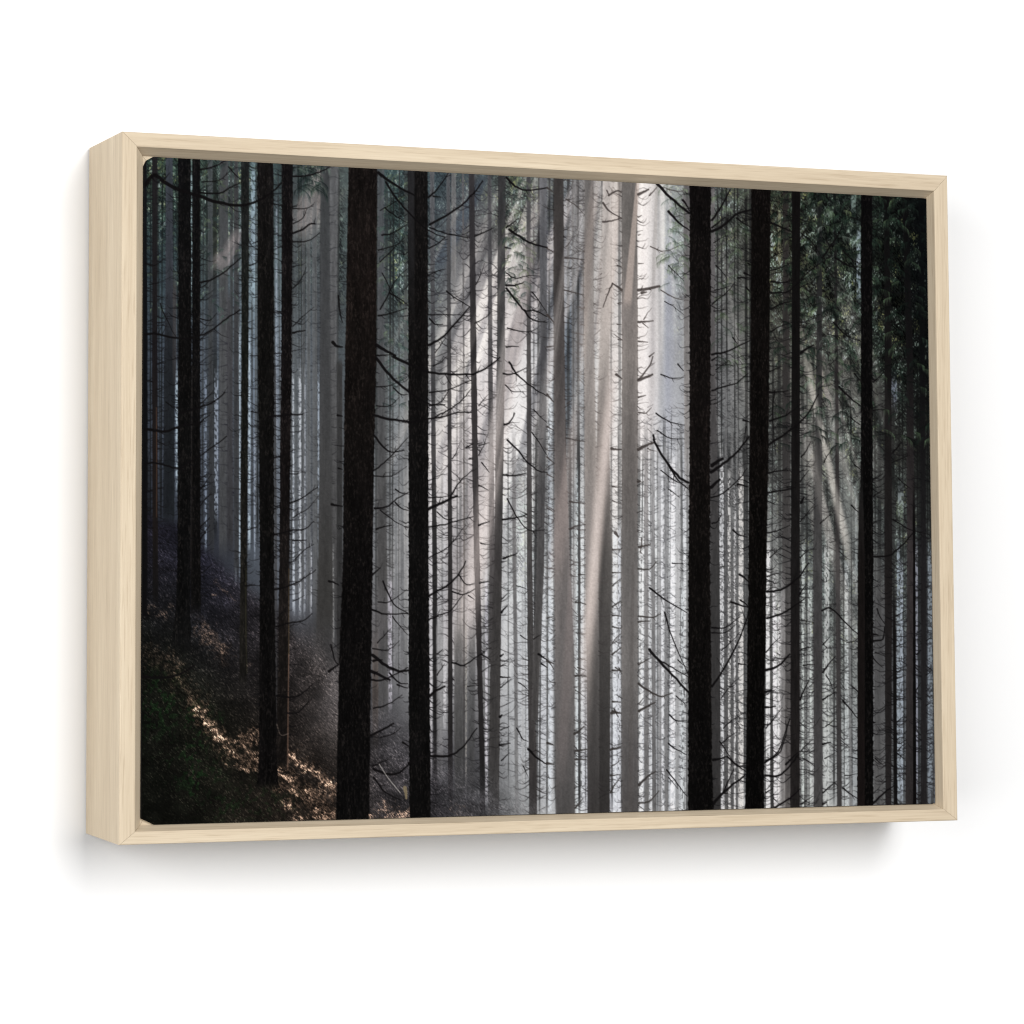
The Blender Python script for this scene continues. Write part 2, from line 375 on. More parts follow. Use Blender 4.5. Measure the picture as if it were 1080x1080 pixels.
# bright slits of sky seen between far trunks
def slit(x, y0, y1, w, c, a=.8):
    sl = window(x - 4, x + 4, max(y0, 150), y1); x_ = X[sl]; y_ = Y[sl]
    if x_.size == 0: return
    n = vnoise(x_, y_, 1.4, 2.6, int(x) % 17)
    m = sstep(w / 2 + .6, w / 2 - .3, np.abs(x_ - x)) * sstep(y0, y0 + 30, y_) * sstep(y1, y1 - 30, y_) * (.35 + .65 * sstep(.30, .5, n))
    blend(sl, m * a, C3(c))
for a_ in [(186.4, 376, 530, 2.2, (165, 180, 190)), (202, 160, 330, 1.6, (135, 150, 155)), (217, 380, 600, 2.2, (130, 140, 155)), (228, 380, 560, 4, (140, 148, 160)), (248.6, 300, 640, 1.6, (150, 160, 170)),
           (252.8, 330, 620, 1.4, (165, 178, 188)), (262.8, 340, 592, 2.2, (172, 186, 196)), (267, 160, 330, 4, (150, 168, 178)), (268.7, 440, 600, 1.6, (140, 148, 160)), (291.6, 200, 480, 1.6, (135, 142, 152)), (306, 180, 290, 1.2, (140, 150, 155)),
           (309.8, 376, 660, 2.6, (186, 192, 200)), (316.5, 376, 660, 2.6, (188, 192, 198)), (321, 376, 660, 1.8, (176, 180, 188)), (328, 560, 660, 2, (176, 178, 184)), (336, 376, 660, 1.6, (160, 170, 182)), (351.4, 560, 690, 1.8, (190, 190, 190)),
           (580, 376, 880, 3.4, (205, 210, 215)), (607.5, 480, 885, 4, (210, 218, 220)), (614, 520, 885, 3, (205, 208, 210)), (648.5, 540, 885, 3.6, (215, 218, 222)), (653, 540, 885, 3, (210, 212, 218)), (676, 540, 885, 4.5, (226, 226, 226)),
           (686, 560, 885, 4, (205, 206, 208)), (699, 470, 885, 3.2, (222, 222, 225)), (709.5, 470, 885, 4.6, (232, 230, 232)), (720, 600, 885, 3.4, (206, 210, 212)), (761.5, 470, 885, 4, (206, 206, 208)), (769, 480, 885, 3, (212, 210, 208)), (775, 500, 885, 2.4, (206, 204, 204)), (781.5, 480, 885, 5, (214, 210, 206)),
           (810, 560, 885, 4, (226, 224, 224)), (817, 600, 885, 4, (232, 228, 230)), (822, 620, 885, 3, (220, 216, 216)), (847, 560, 885, 3, (200, 206, 202)), (854, 600, 885, 4, (196, 202, 198)), (872, 560, 885, 5, (188, 190, 188)), (893, 580, 885, 4, (184, 188, 188)), (454.5, 380, 840, 2.2, (200, 196, 198)), (469, 480, 780, 2.6, (196, 194, 196)), (513, 592, 860, 2.4, (205, 202, 208)),
           (487, 600, 860, 1.2, (150, 146, 140)), (491.5, 640, 840, 1.2, (150, 146, 140)), (403, 700, 760, 1, (150, 140, 130)), (411.5, 592, 760, 4, (180, 176, 184)), (947.5, 560, 860, 3, (150, 160, 168)), (951, 580, 860, 3, (160, 168, 178)), (966.6, 560, 850, 2.6, (140, 142, 152)), (981, 560, 850, 5, (128, 136, 144)), (903, 500, 640, 2, (140, 145, 145)), (905.5, 225, 330, 4, (150, 162, 170)), (900, 185, 240, 5, (120, 134, 130)), (943, 385, 440, 6, (130, 136, 150)), (947, 400, 430, 5, (150, 152, 165)), (822, 200, 300, 3, (120, 120, 100)), (819, 300, 330, 4, (140, 150, 120)), (859, 300, 320, 3, (130, 140, 140)), (885, 285, 305, 4, (130, 138, 145)), (950, 500, 560, 6, (140, 148, 150)), (949, 520, 560, 7, (128, 145, 118))]:
    slit(*a_)

# ---- sunbeams: soft slanting bands of lit mist
def beam(p0, p1, w0, w1, color, a, edge=.5, fade=.15, streak=0.):
    p0 = np.array(p0, float); p1 = np.array(p1, float); d = p1 - p0; ln = np.hypot(*d); d /= ln; nrm = np.array((-d[1], d[0]))
    w = max(w0, w1)
    sl = window(min(p0[0], p1[0]) - w, max(p0[0], p1[0]) + w, max(min(p0[1], p1[1]) - w, 150), min(max(p0[1], p1[1]) + w, 885))
    x = X[sl] - p0[0]; y = Y[sl] - p0[1]
    t = (x * d[0] + y * d[1]) / ln; q = x * nrm[0] + y * nrm[1]
    hw = (w0 + (w1 - w0) * np.clip(t, 0, 1)) / 2
    m = sstep(hw, hw * (1 - edge), np.abs(q)) * sstep(0, fade, t) * sstep(1, 1 - fade, t)
    if streak: m = m * (1 - streak + streak * 2 * vnoise(q / np.maximum(hw, 1) * 20, t * 3, 2.2, 1.5, 9))
    blend(sl, np.clip(m, 0, 1) * a, C3(color))
beam((345, 168), (312, 255), 20, 52, (158, 148, 146), .55, .7, .3, .6)
beam((256, 238), (226, 290), 12, 34, (158, 146, 146), .55, .7, .35, .5)
beam((300, 170), (190, 420), 30, 70, (100, 104, 116), .25, .8, .3, .3)
beam((640, 150), (440, 560), 26, 90, (214, 204, 202), .30, .8, .2, .5)
beam((590, 180), (455, 420), 12, 40, (196, 186, 184), .35, .7, .25, .7)
beam((620, 160), (500, 470), 10, 36, (226, 216, 214), .35, .7, .25, .8)
beam((640, 160), (540, 500), 12, 40, (232, 226, 224), .38, .7, .25, .8)
beam((520, 170), (452, 300), 14, 22, (70, 80, 92), .45, .6, .25)
beam((648, 150), (556, 460), 8, 14, (150, 145, 145), .30, .7, .25)
beam((683, 150), (676, 520), 34, 44, (228, 218, 214), .5, .6, .2, .5)
beam((700, 150), (694, 420), 8, 12, (236, 230, 226), .5, .7, .25)
beam((708, 170), (704, 500), 12, 20, (134, 137, 150), .5, .9, .35)
beam((694, 160), (688, 330), 5, 6, (160, 155, 150), .35, .7, .3)
beam((520, 430), (475, 720), 30, 60, (205, 192, 188), .35, .8, .3, .5)
beam((650, 170), (632, 380), 22, 30, (186, 172, 164), .45, .7, .2, .4)
# right-hand slanting shafts
beam((838, 325), (862, 430), 8, 16, (150, 146, 138), .5, .7, .25, .3)
beam((850, 385), (898, 590), 9, 12, (182, 176, 170), .62, .8, .2)
beam((859, 370), (880, 440), 6, 10, (165, 155, 150), .6, .8, .25)
beam((872, 400), (905, 600), 18, 34, (150, 152, 150), .42, .8, .25, .4)
beam((844, 450), (866, 600), 8, 12, (128, 126, 122), .5, .7, .25)
beam((905, 430), (925, 660), 14, 26, (118, 120, 118), .35, .8, .3, .3)

def shafts(env, amp, light, dark, k):
    """straight rays fanning out of the gap in the canopy"""
    th = np.arctan2(X - 690, Y + 200); r = np.hypot(X - 690, Y + 200)
    n = vnoise(th * 1000, r, 9, 700, k) * .45 + vnoise(th * 1000, r, 24, 900, k + 1) * .35 + vnoise(th * 1000, r, 60, 900, k + 2) * .2 - .5
    e = np.zeros_like(X)
    for cx, cy, rx, ry, s_ in env: e = np.maximum(e, np.exp(-((X - cx) / rx) ** 2 - ((Y - cy) / ry) ** 2) * s_)
    full = (slice(None), slice(None))
    blend(full, np.clip(sstep(.02, .24, n) * e * amp, 0, .85), C3(light) * np.clip(.55 + IMG.mean(-1) * .7, 0, 1.1)[..., None])
    blend(full, np.clip(sstep(-.02, -.24, n) * e * amp, 0, .8), IMG * C3(dark))
FAN = [(540, 360, 95, 190, 1), (470, 330, 60, 160, .8), (620, 300, 60, 200, .7), (690, 300, 40, 170, .8), (330, 225, 40, 60, .5), (240, 265, 36, 50, .4), (885, 480, 45, 150, .7), (500, 620, 50, 120, .6), (765, 420, 30, 160, .4)]
shafts(FAN, .82, (226, 221, 216), (158, 160, 164), 2)

# ---- mid trunks, paler ones first
def T(geo, cols, **k): trunk([tuple(map(float, g.split(','))) for g in geo.split()], [(float(c.split(':')[0]), tuple(map(float, c.split(':')[1].split(',')))) for c in cols.split()], **k)
TW = (5, 13, .5, .8)
T('150,219,224 376,219.5,224.5 600,220,226', '150:70,80,84 376:58,62,70 600:46,48,58', fade=(0, 40), twig=(5, 7, .5, .7, .4))
T('150,232,241 376,231.5,240 600,231,239', '150:66,70,76 376:76,78,84 600:66,68,76', soft=1.2, fade=(0, 40))
T('300,239,244 376,239,245.5 600,239,246', '300:70,70,80 600:52,52,62', soft=.8, fade=(20, 40), twig=(5, 8, .5, .7, .4))
T('150,242,245 376,243,246', '150:58,64,68 376:62,66,72', a=.8)
T('150,247,251 620,247,252', '150:64,66,72 376:58,60,68 620:54,56,66', fade=(0, 30))
T('150,309,313 376,309.5,314 650,311,314', '150:70,80,86 650:90,92,100', a=.8, twig=(6, 8, .4, .6, .4), fade=(0, 40))
T('150,319,321.5 660,318,321', '150:78,84,90 660:92,94,104', a=.8, fade=(0, 40))
T('150,323,327 660,323,328', '150:90,96,100 660:104,106,114', a=.7, fade=(0, 40), twig=(6, 8, .4, .6, .4))
T('200,329,334 660,330,335', '200:92,96,102 660:98,100,106', a=.75, fade=(20, 40))
T('150,347,357 376,347,355 600,352,357 680,352,358', '150:92,94,100 376:88,88,92 680:70,68,68', soft=1.5, fade=(0, 50), twig=(6, 8, .4, .6, .4))
T('150,338,347 376,337.5,349 480,337,351 600,335,351 700,333,352', '150:62,66,72 376:66,67,72 480:68,68,70 600:62,60,58 700:60,57,55', soft=1.3, fade=(0, 60), bark=.08, twig=(7, 9, .5, .6, .3))
T('376,355,361 880,355,361', '376:60,60,62 880:44,42,42', fade=(10, 30))
T('150,398,405 376,398,406 592,398,408 700,398,409 770,399,410', '150:72,80,92 376:78,80,86 592:76,74,74 770:86,84,86', soft=.8, fade=(0, 40), twig=(5, 10, .5, .7, .2))
T('480,416,419 740,416,420', '480:120,124,130 740:112,110,116', fade=(60, 40), a=.8)
T('450,422,425.5 740,422,427', '450:112,116,122 740:100,98,104', fade=(60, 40), a=.8)
T('640,392.5,399 870,393,399', '640:92,84,80 740:84,72,66 870:74,62,54', fade=(60, 0), bark=.2)
T('150,453,458 376,454.5,459 480,455,459.5 592,456,461 870,457,462', '150:88,92,104 376:74,73,80 480:60,57,60 592:50,47,48 870:28,26,28', twig=(6, 9, .5, .7, -.1))
T('620,460,466 850,461,467', '620:150,148,150 850:110,108,112', soft=1, fade=(60, 40), a=.8)
T('150,470.6,474.6 376,471.6,475.8 592,472.6,477 870,472.4,477.6', '150:84,88,100 376:72,68,70 592:54,49,50 870:34,30,33', twig=TW)
T('150,476,481 330,476,481', '150:118,116,116 330:130,124,122', fade=(0, 60), a=.7)
T('150,487.2,489 376,488,490 592,488.6,490.6 870,487,490', '150:92,90,97 376:112,106,104 592:110,100,95 870:40,39,42', a=.9, twig=(8, 8, .4, .6))
T('640,479,488 870,479,489', '640:120,114,110 700:96,93,93 870:50,50,50', soft=1, fade=(40, 20))
T('630,494,502 870,493,500', '630:130,124,122 720:92,91,93 870:50,49,52', soft=1, fade=(60, 0))
T('440,539.5,544 592,540.4,544.4 700,542,546 870,543,547', '440:165,160,160 592:110,107,108 700:112,110,112 870:126,126,128', soft=.8, fade=(50, 0), twig=(6, 9, .4, .6))
T('592,550,552 870,550,553', '592:165,165,168 870:160,160,162', a=.7, fade=(40, 0))
T('150,514,518 376,514.8,519.4 592,516,522 700,515.5,521', '150:76,76,86 376:86,81,85 592:84,78,78 700:72,68,68', twig=(8, 8, .5, .7))
T('150,525.6,533 376,524,532.6 592,521,529.4 700,517,528 808,515.4,526.6 880,515.4,526.4', '150:50,50,56 260:62,61,64 376:70,67,67 592:68,63,62 700:66,62,61 808:66,62,61 880:58,55,54', twig=(5, 11, .6, .85, .1))
T('150,555.2,559.6 376,555.4,560 592,555.6,561.4 700,556.6,563 808,558,566 880,558,566.6', '150:70,70,79 376:84,79,79 592:76,71,70 700:70,66,65 808:64,58,57 880:56,52,51', twig=(5, 12, .5, .8))
T('150,569,577 376,569.5,577 592,566,574 700,562,569.5 760,560,567', '150:98,99,112 376:84,83,90 592:80,77,77 700:78,74,73 760:70,66,65', soft=.9, twig=(6, 9, .4, .7))
T('150,602.5,609 592,603,608 880,604,608', '150:120,116,116 376:132,128,126 592:150,148,147 880:140,138,138', soft=1, a=.55, twig=(5, 9, .5, .8))
T('150,494,500 376,496.2,502.6 480,498,504 592,500,506 700,503,508.5 808,506,511.2 880,506,512', '150:56,54,60 376:52,49,51 480:66,62,63 592:58,54,55 700:48,45,46 808:36,34,35 880:30,28,29', twig=(5, 12, .5, .85))
T('150,584,594 376,584,595.5 480,584.5,597 592,584.6,601.5 700,585,606 880,586,606.6', '150:66,60,58 300:70,63,61 376:80,72,70 480:112,101,97 540:128,116,112 592:120,110,107 700:108,101,99 780:92,87,86 880:74,71,70', soft=.8, bark=.07, twig=(6, 10, .5, .8))
T('150,637,646 376,632,643 480,628.5,643 592,624,645.5 700,621,644 880,620,643', '150:188,174,166 376:150,138,130 480:122,110,104 592:80,75,72 700:66,62,60 880:52,48,47', soft=1.2, bark=.06, twig=(7, 8, .5, .7))
T('150,616,625 376,616,627 480,616.5,629 592,617,631 700,618.5,632 880,620,632', '150:98,93,92 260:118,110,106 376:152,140,133 480:134,122,115 592:130,120,116 700:84,79,77 880:58,54,53', soft=1, bark=.06, twig=(6, 10, .5, .75))
beam((652, 330), (611, 760), 19, 20, (206, 193, 187), .82, 1.0, .3)
beam((630, 160), (608, 420), 14, 20, (170, 156, 148), .35, .8, .25)
beam((612, 400), (580, 640), 14, 30, (150, 136, 132), .35, .8, .3)
beam((606, 560), (590, 860), 10, 22, (128, 118, 116), .35, .8, .3)
T('150,655,671.6 376,655.8,673 592,655.4,672.6 880,655.6,673.4', '150:112,104,100 240:104,97,92 330:128,116,110 376:132,120,113 450:112,103,98 520:104,96,92 592:106,100,97 700:112,106,103 780:92,87,86 880:78,74,72', soft=.7, bark=.08, twig=(7, 9, .6, .8))
beam((677, 140), (661, 330), 2, 12, (180, 166, 158), .62, .5, .1)
beam((668, 560), (664, 900), 4, 8, (88, 84, 82), .4, .7, .2)
T('420,679,683.5 880,679.4,684.6', '420:168,160,158 592:140,136,136 880:104,102,102', fade=(60, 0), twig=(4, 8, .5, .7))
T('430,686.4,690 592,686.6,691 880,688,692.4', '430:170,168,170 592:130,128,130 880:100,98,100', fade=(60, 0), twig=(5, 9, .5, .7))
T('440,694,697 880,695,698', '440:165,165,175 592:150,148,152 880:120,118,120', fade=(60, 0), a=.8)
T('440,700.8,703.6 880,701,705', '440:150,150,160 592:132,132,136 880:112,110,112', fade=(60, 0), a=.9, twig=(5, 8, .5, .7))
T('440,712,718 880,712,716.4', '440:165,165,172 592:172,170,172 880:140,140,142', fade=(60, 0), soft=1, a=.8, twig=(4, 9, .6, .7))
T('150,720.6,728 560,722,727.5', '150:92,88,90 376:128,122,120 480:146,139,136 560:170,165,163', fade=(0, 120), soft=.6, twig=(6, 10, .5, .7))
T('150,749,753.5 376,749,754.6 592,749,759 880,750,760.4', '150:110,106,108 376:88,83,84 592:62,60,60 880:54,51,51', twig=(5, 10, .6, .8))
T('376,764,767 880,764.6,768', '376:110,110,112 592:92,91,93 880:88,86,86', fade=(40, 0), twig=(4, 8, .5, .7))
T('376,770.6,773.4 880,771.4,774', '376:120,120,120 880:90,88,89', fade=(40, 0), twig=(4, 8, .5, .7))
T('400,776.4,778.6 880,776.4,778.6', '400:112,112,112 880:96,94,95', fade=(40, 0), a=.9, twig=(4, 8, .5, .7))
T('592,811.4,814 880,813,816.4', '592:96,94,92 880:60,58,58', fade=(40, 0), twig=(4, 9, .6, .8))
T('150,826,831.6 376,825.4,832.6 592,825,834 880,825,835', '150:48,42,38 376:56,51,49 480:60,56,55 592:78,74,73 880:96,89,87', soft=.7, twig=(4, 9, .5, .8))
T('592,824,828 880,822,828', '592:150,146,146 880:140,134,132', soft=1, a=.7, fade=(40, 0))
T('640,848,849.6 880,848,850', '640:120,122,120 880:92,92,90', twig=(4, 8, .5, .7))
T('640,852.4,854 880,852.4,854', '640:140,142,140 880:120,120,118', twig=(5, 8, .5, .7))
T('150,862,867 376,861,867 592,857.4,867 880,858.4,868', '150:26,28,30 300:40,40,40 376:50,48,48 592:72,70,70 700:64,61,62 880:76,73,73', twig=(4, 11, .6, .8))
T('150,878.5,880.8 376,880.8,884 592,881,886 880,883,888', '150:22,24,24 376:40,37,38 592:66,63,63 880:62,60,60', twig=(4, 11, .6, .8))
T('592,894,897 880,896,899', '592:110,112,112 880:120,118,118', a=.8, soft=.8, fade=(60, 0), twig=(4, 8, .5, .7))
T('560,922,933.6 880,921,933', '560:92,92,90 592:78,76,78 700:80,79,81 880:94,92,92', soft=1.4, fade=(90, 0), a=.85, twig=(5, 10, .6, .7))
T('150,932,937 376,933,940 592,933,941 880,934,940', '150:14,14,15 376:23,21,22 592:34,31,31 880:40,37,37', twig=(4, 12, .6, .85))
T('592,941.4,944.2 880,943,946.8', '592:22,20,20 880:20,19,19', fade=(80, 0), twig=(4, 11, .7, .85))
T('150,950,956 376,956,963 592,956.6,964.4 880,954.6,966', '150:12,12,13 376:24,22,23 592:58,53,54 880:46,43,43', twig=(4, 12, .7, .85))
T('480,962,965 592,963,965.4 880,963,966.6', '480:14,13,13 880:14,12,12', fade=(80, 0))
T('150,968,974 376,970,975.4 592,971,977 880,971,977.6', '150:10,11,12 376:17,17,18 592:34,33,36 880:40,38,40', twig=(4, 10, .7, .85))
T('376,982,983.4 880,984,985.4', '376:20,20,20 880:90,92,98', a=.6, twig=(3, 7, .6, .9))

shafts([(545, 380, 80, 180, .8), (620, 420, 50, 240, .7), (480, 420, 60, 200, .5), (885, 480, 45, 140, .7), (660, 300, 30, 150, .4)], .42, (214, 206, 200), (165, 165, 170), 2)

beam((342, 170), (306, 262), 14, 46, (164, 156, 154), .34, .9, .3, .4)
beam((258, 232), (224, 296), 12, 32, (160, 150, 148), .40, .9, .35, .3)
beam((575, 172), (478, 735), 14, 46, (214, 202, 197), .46, .9, .3, .35)
beam((552, 215), (505, 560), 8, 20, (222, 214, 210), .34, .9, .3, .3)
beam((612, 170), (560, 520), 6, 22, (226, 218, 214), .26, .9, .3, .3)
beam((652, 160), (634, 420), 14, 22, (206, 194, 187), .40, .9, .3)
beam((636, 400), (614, 830), 22, 20, (198, 186, 179), .36, 1., .35)
beam((846, 360), (900, 610), 9, 14, (190, 186, 178), .48, .9, .25)
beam((862, 360), (906, 560), 10, 20, (160, 158, 152), .26, .9, .3)
beam((836, 330), (872, 560), 8, 18, (150, 146, 140), .26, .9, .3)

# ---- drooping conifer sprays
def sprays(n_, x0, x1, y0, y1, cols, L, al, ybias=1.6):
    for _ in range(n_):
        x = x0 + (x1 - x0) * rng.rand(); y = y0 + (y1 - y0) * rng.rand() ** ybias
        sd = 1 if rng.rand() < .5 else -1; ln = L * (.5 + rng.rand()); dr = ln * (.25 + .6 * rng.rand())
        c = np.array(cols[rng.randint(len(cols))], float) * (.8 + .4 * rng.rand())
        P = catmull([(x, y), (x + sd * ln * .4, y + dr * .2), (x + sd * ln * .8, y + dr * .6), (x + sd * ln, y + dr)], 4)
        stroke(P, .8, .4, c * .6, al, n=1)
        for q in P[1:]:                                          # hanging twigs of needles
            h = (.25 + .75 * rng.rand()) * L * .8
            stroke([(q[0], q[1]), (q[0] + (rng.rand() - .5) * 1.2 + sd * h * .12, q[1] + h)], .75, .35, c * (.6 + .8 * rng.rand()), al * .8, n=1)
DG = [(12, 16, 15), (16, 22, 20), (24, 34, 29), (34, 48, 40), (48, 64, 52), (70, 86, 66)]
sprays(520, 815, 986, 185, 470, DG, 10, .6)
sprays(150, 838, 908, 185, 430, DG + [(84, 98, 80), (92, 102, 74), (104, 118, 104), (128, 138, 130)], 9, .5)
sprays(90, 396, 432, 170, 430, [(44, 60, 58), (60, 80, 74), (88, 100, 80), (104, 116, 106)], 6.5, .42, 1)
sprays(80, 534, 556, 185, 320, [(44, 56, 54), (66, 76, 70), (98, 106, 86)], 7, .45, 1)
sprays(170, 152, 262, 165, 340, [(40, 52, 50), (64, 80, 74), (92, 104, 86), (108, 122, 112)], 5, .42, 1.3)
sprays(40, 308, 338, 165, 200, [(40, 52, 50), (30, 40, 40), (80, 92, 84)], 10, .6, 1)
sprays(60, 755, 790, 195, 400, [(50, 60, 52), (72, 84, 66), (100, 112, 92)], 9, .5, 1)
sprays(50, 700, 722, 190, 300, [(80, 92, 84), (104, 116, 96)], 8, .45, 1)

# ---- the hillside, lower left
hx = [140, 152, 170, 186, 205, 215, 240, 262, 300, 335, 365, 392, 430, 455, 480, 510, 545, 580]
hy = [538, 540, 548, 548, 568, 574, 600, 616, 645, 668, 700, 738, 760, 782, 806, 826, 846, 866]
def hill():
    sl = window(145, 585, 520, 888); x = X[sl]; y = Y[sl]
    top = np.interp(x, hx, hy) + (vnoise(x, y * 0, 4, 1, 2) - .5) * 5
    soft = np.interp(x, [150, 230, 300, 340, 400, 560], [7, 14, 26, 50, 70, 75])
    m = sstep(-soft * .5, soft, y - top)
    dpt = np.clip((y - top) / 200, 0, 1)
    def f(vals): return np.stack([np.interp(x, [150, 215, 300, 355, 400, 460, 560], [v[k] for v in vals]) for k in range(3)], -1)
    far = f([(30, 29, 36), (32, 32, 40), (45, 42, 43), (76, 72, 71), (62, 60, 62), (60, 58, 61), (100, 100, 103)])
    near = f([(17, 18, 15), (23, 23, 19), (31, 27, 24), (40, 35, 32), (38, 35, 35), (36, 35, 37), (70, 70, 72)])
    t = sstep(.0, .95, dpt)[..., None]
    c = (far * (1 - t) + near * t) / 255.
    u = x * .8 + y * .6; v = -x * .6 + y * .8                     # litter runs down the slope
    fib = vnoise(u, v, 2.6, .9, 3) * .35 + vnoise(x * .4 + y, x - .6 * y, 2.2, .8, 5) * .35 + vnoise(x, y, .8, .8, 8) * .3
    big = vnoise(x, y, 16, 12, 10) * .6 + vnoise(x, y, 38, 26, 12) * .4
    c = c * (.36 + 1.3 * fib * (.35 + 1.3 * big))[..., None]
    sp = sstep(.63, .78, fib) * (.4 + big)
    c = c + (sp * .085 * sstep(540, 620, y))[..., None] * C3((255, 225, 205))
    # mosses
    g = np.zeros_like(x)
    for cx, cy, rx, ry, s in [(170, 745, 26, 36, .9), (205, 770, 18, 30, 1), (200, 800, 30, 20, .8), (208, 818, 24, 20, 1), (235, 850, 30, 14, .7), (165, 720, 14, 8, .8), (270, 845, 40, 20, .5), (232, 760, 5, 12, .6), (200, 838, 10, 6, 1)]:
        g = np.maximum(g, np.exp(-((x - cx) / rx) ** 2 - ((y - cy) / ry) ** 2) * s)
    gm = sstep(.52, .68, vnoise(x * .9 + y * .4, y - .3 * x, 2.2, 3.4, 14) * .6 + vnoise(x, y, 7, 9, 15) * .4) * g
    c = c * (1 - .62 * gm)[..., None] + (.62 * gm)[..., None] * C3((25, 48, 25)) * (.3 + 1.3 * fib)[..., None]
    m3 = m[..., None]
    IMG[sl] = IMG[sl] * (1 - m3) + c * m3
    # litter caught by the sun
    lit = np.zeros_like(x)
    def band(p, q, w, s):
        p = np.array(p, float); q = np.array(q, float); d = q - p; l2 = d @ d
        tt = np.clip(((x - p[0]) * d[0] + (y - p[1]) * d[1]) / l2, 0, 1)
        r = np.hypot(x - p[0] - tt * d[0], y - p[1] - tt * d[1]) + (vnoise(x, y, 3, 3, 16) - .5) * w * 1.5
        return sstep(w, w * .25, r) * s
    for b in [((186, 712), (207, 745), 4, .35), ((208, 748), (226, 772), 5.5, .95), ((224, 770), (242, 792), 5.5, 1), ((238, 788), (272, 812), 6, .4), ((252, 782), (272, 776), 9, .55), ((262, 790), (272, 800), 7, .6), ((240, 808), (262, 811), 3.5, .6),
              ((304, 794), (322, 810), 6, .9), ((322, 808), (345, 824), 5, .8), ((340, 822), (355, 830), 5, .9), ((294, 814), (304, 822), 5, .75), ((304, 824), (318, 838), 8, .75), ((298, 845), (322, 866), 5, .7), ((318, 840), (330, 846), 5, .6), ((335, 858), (354, 862), 9, .75), ((330, 832), (352, 838), 7, .4), ((308, 866), (350, 868), 4, .5),
              ((214, 664), (232, 684), 8, .32), ((226, 611), (232, 618), 3, .7), ((232, 618), (248, 634), 2, .3), ((224, 627), (227, 627), 2, .5), ((158, 645), (172, 648), 7, .28), ((172, 690), (190, 700), 9, .22), ((178, 640), (182, 642), 4, .22), ((392, 862), (402, 858), 8, .75), ((404, 850), (412, 862), 8, .6), ((414, 858), (432, 862), 10, .65), ((260, 702), (264, 700), 3, .25), ((480, 852), (490, 860), 8, .18)]:
        lit = np.maximum(lit, band(*b))
    glow = np.zeros_like(x)
    for b in [((206, 744), (242, 794), 12, .5), ((242, 792), (272, 806), 12, .5), ((256, 782), (272, 778), 12, .5), ((300, 792), (354, 832), 11, .5), ((296, 818), (352, 862), 18, .5), ((214, 664), (236, 690), 12, .3), ((160, 690), (205, 735), 16, .22)]:
        glow = np.maximum(glow, band(*b))
    blend(sl, glow * .95, C3((108, 88, 74)) * (.15 + 1.25 * sstep(.25, .85, fib))[..., None])
    fl = vnoise(u, v, 2.4, .75, 18) * .38 + vnoise(x * .5 + y, x - .5 * y, 2.0, .7, 19) * .37 + vnoise(x, y, .9, .9, 13) * .25
    fl = fl * .75 + .25 * vnoise(x, y, 6, 5, 17)
    blend(sl, np.clip(lit * (.18 + .80 * sstep(.44, .76, fl)), 0, 1), C3((176, 148, 128)) * (.10 + 1.75 * sstep(.2, .85, fl))[..., None])
hill()
beam((420, 600), (330, 800), 30, 80, (110, 106, 108), .30, .8, .3, .3)

# ---- near trunks of the left part
T('150,175,182 300,174.6,182.4 376,173,184 560,172,184', '150:60,65,78 300:54,57,68 376:36,39,47 560:30,33,40', fade=(0, 24), twig=(5, 8, .5, .7, .3))
T('280,182.4,186 376,182,186 420,182.4,185', '280:72,64,64 420:46,46,54', fade=(30, 30), a=.8)
T('150,152,154.6 376,151,155.4 592,149,155.6 650,149,155', '150:26,28,34 376:18,19,24 650:18,17,19', twig=(5, 7, .6, .8, .2))
T('150,160.4,166 376,160.4,166 592,161,166.6 645,161,167', '150:36,35,38 376:30,27,30 480:32,27,26 560:30,26,25 645:22,21,22', fade=(0, 20), twig=(4, 9, .7, .85, .2))
stroke([(165, 430), (165.2, 480), (165, 545)], 1.0, 1.0, (120, 88, 68), .4)
T('150,203,211 376,202.4,211 592,201,211.6 660,201,212', '150:20,19,23 376:14,13,14 592:13,12,12 660:17,16,16', fade=(0, 26), bark=.3, twig=(4, 12, .8, .9, .6))
T('376,200,203 620,200,202.4', '376:46,42,40 620:30,27,26', a=.8, fade=(30, 30))
T('150,187.6,201 376,188,202 592,187,200.6 640,185.6,200.6 676,181,201.6 690,179,203', '150:15,15,18 376:13,12,12 592:12,12,13 690:15,15,15', bark=.3, fade=(0, 22), twig=(5, 9, .8, .9, .3))
T('150,254.4,263 376,254.8,262 592,253.6,260.6 735,252,260.4', '150:30,33,34 250:28,31,30 376:22,24,20 592:25,24,21 735:26,24,21', bark=.35, fade=(0, 30), twig=(6, 9, .7, .85, .2))
stroke([(259.4, 600), (259.2, 660), (260.6, 710)], 1.2, 1, (72, 70, 50), .35)
T('376,288,291 592,289,292 800,290,292.4', '376:64,66,74 592:70,70,78 800:48,44,44', a=.8, fade=(20, 40))
T('150,297.6,309 376,296.6,307.6 592,294.6,305 700,293.6,304.6 812,291,304', '150:20,18,21 376:18,15,17 500:21,17,17 592:27,23,22 700:26,22,20 812:24,20,18', bark=.3, fade=(0, 10), twig=(6, 11, .8, .9, .4))
stroke([(304.6, 690), (303.8, 760), (303.4, 812)], 1.1, 1.5, (146, 116, 98), .5)
stroke([(304.8, 600), (304.6, 690)], .9, 1, (110, 92, 66), .5)
stroke([(292, 764), (296, 775), (304, 774)], .8, .8, (130, 116, 106), .6)
T('150,271,288 376,272,289 592,274,289 700,273.6,290.6 800,273,292 822,271.6,293.4 834,268,294', '150:23,21,21 376:16,15,14 592:12,11,11 834:12,10,10', bark=.35, fade=(0, 10), twig=(7, 9, .8, .9, .3))
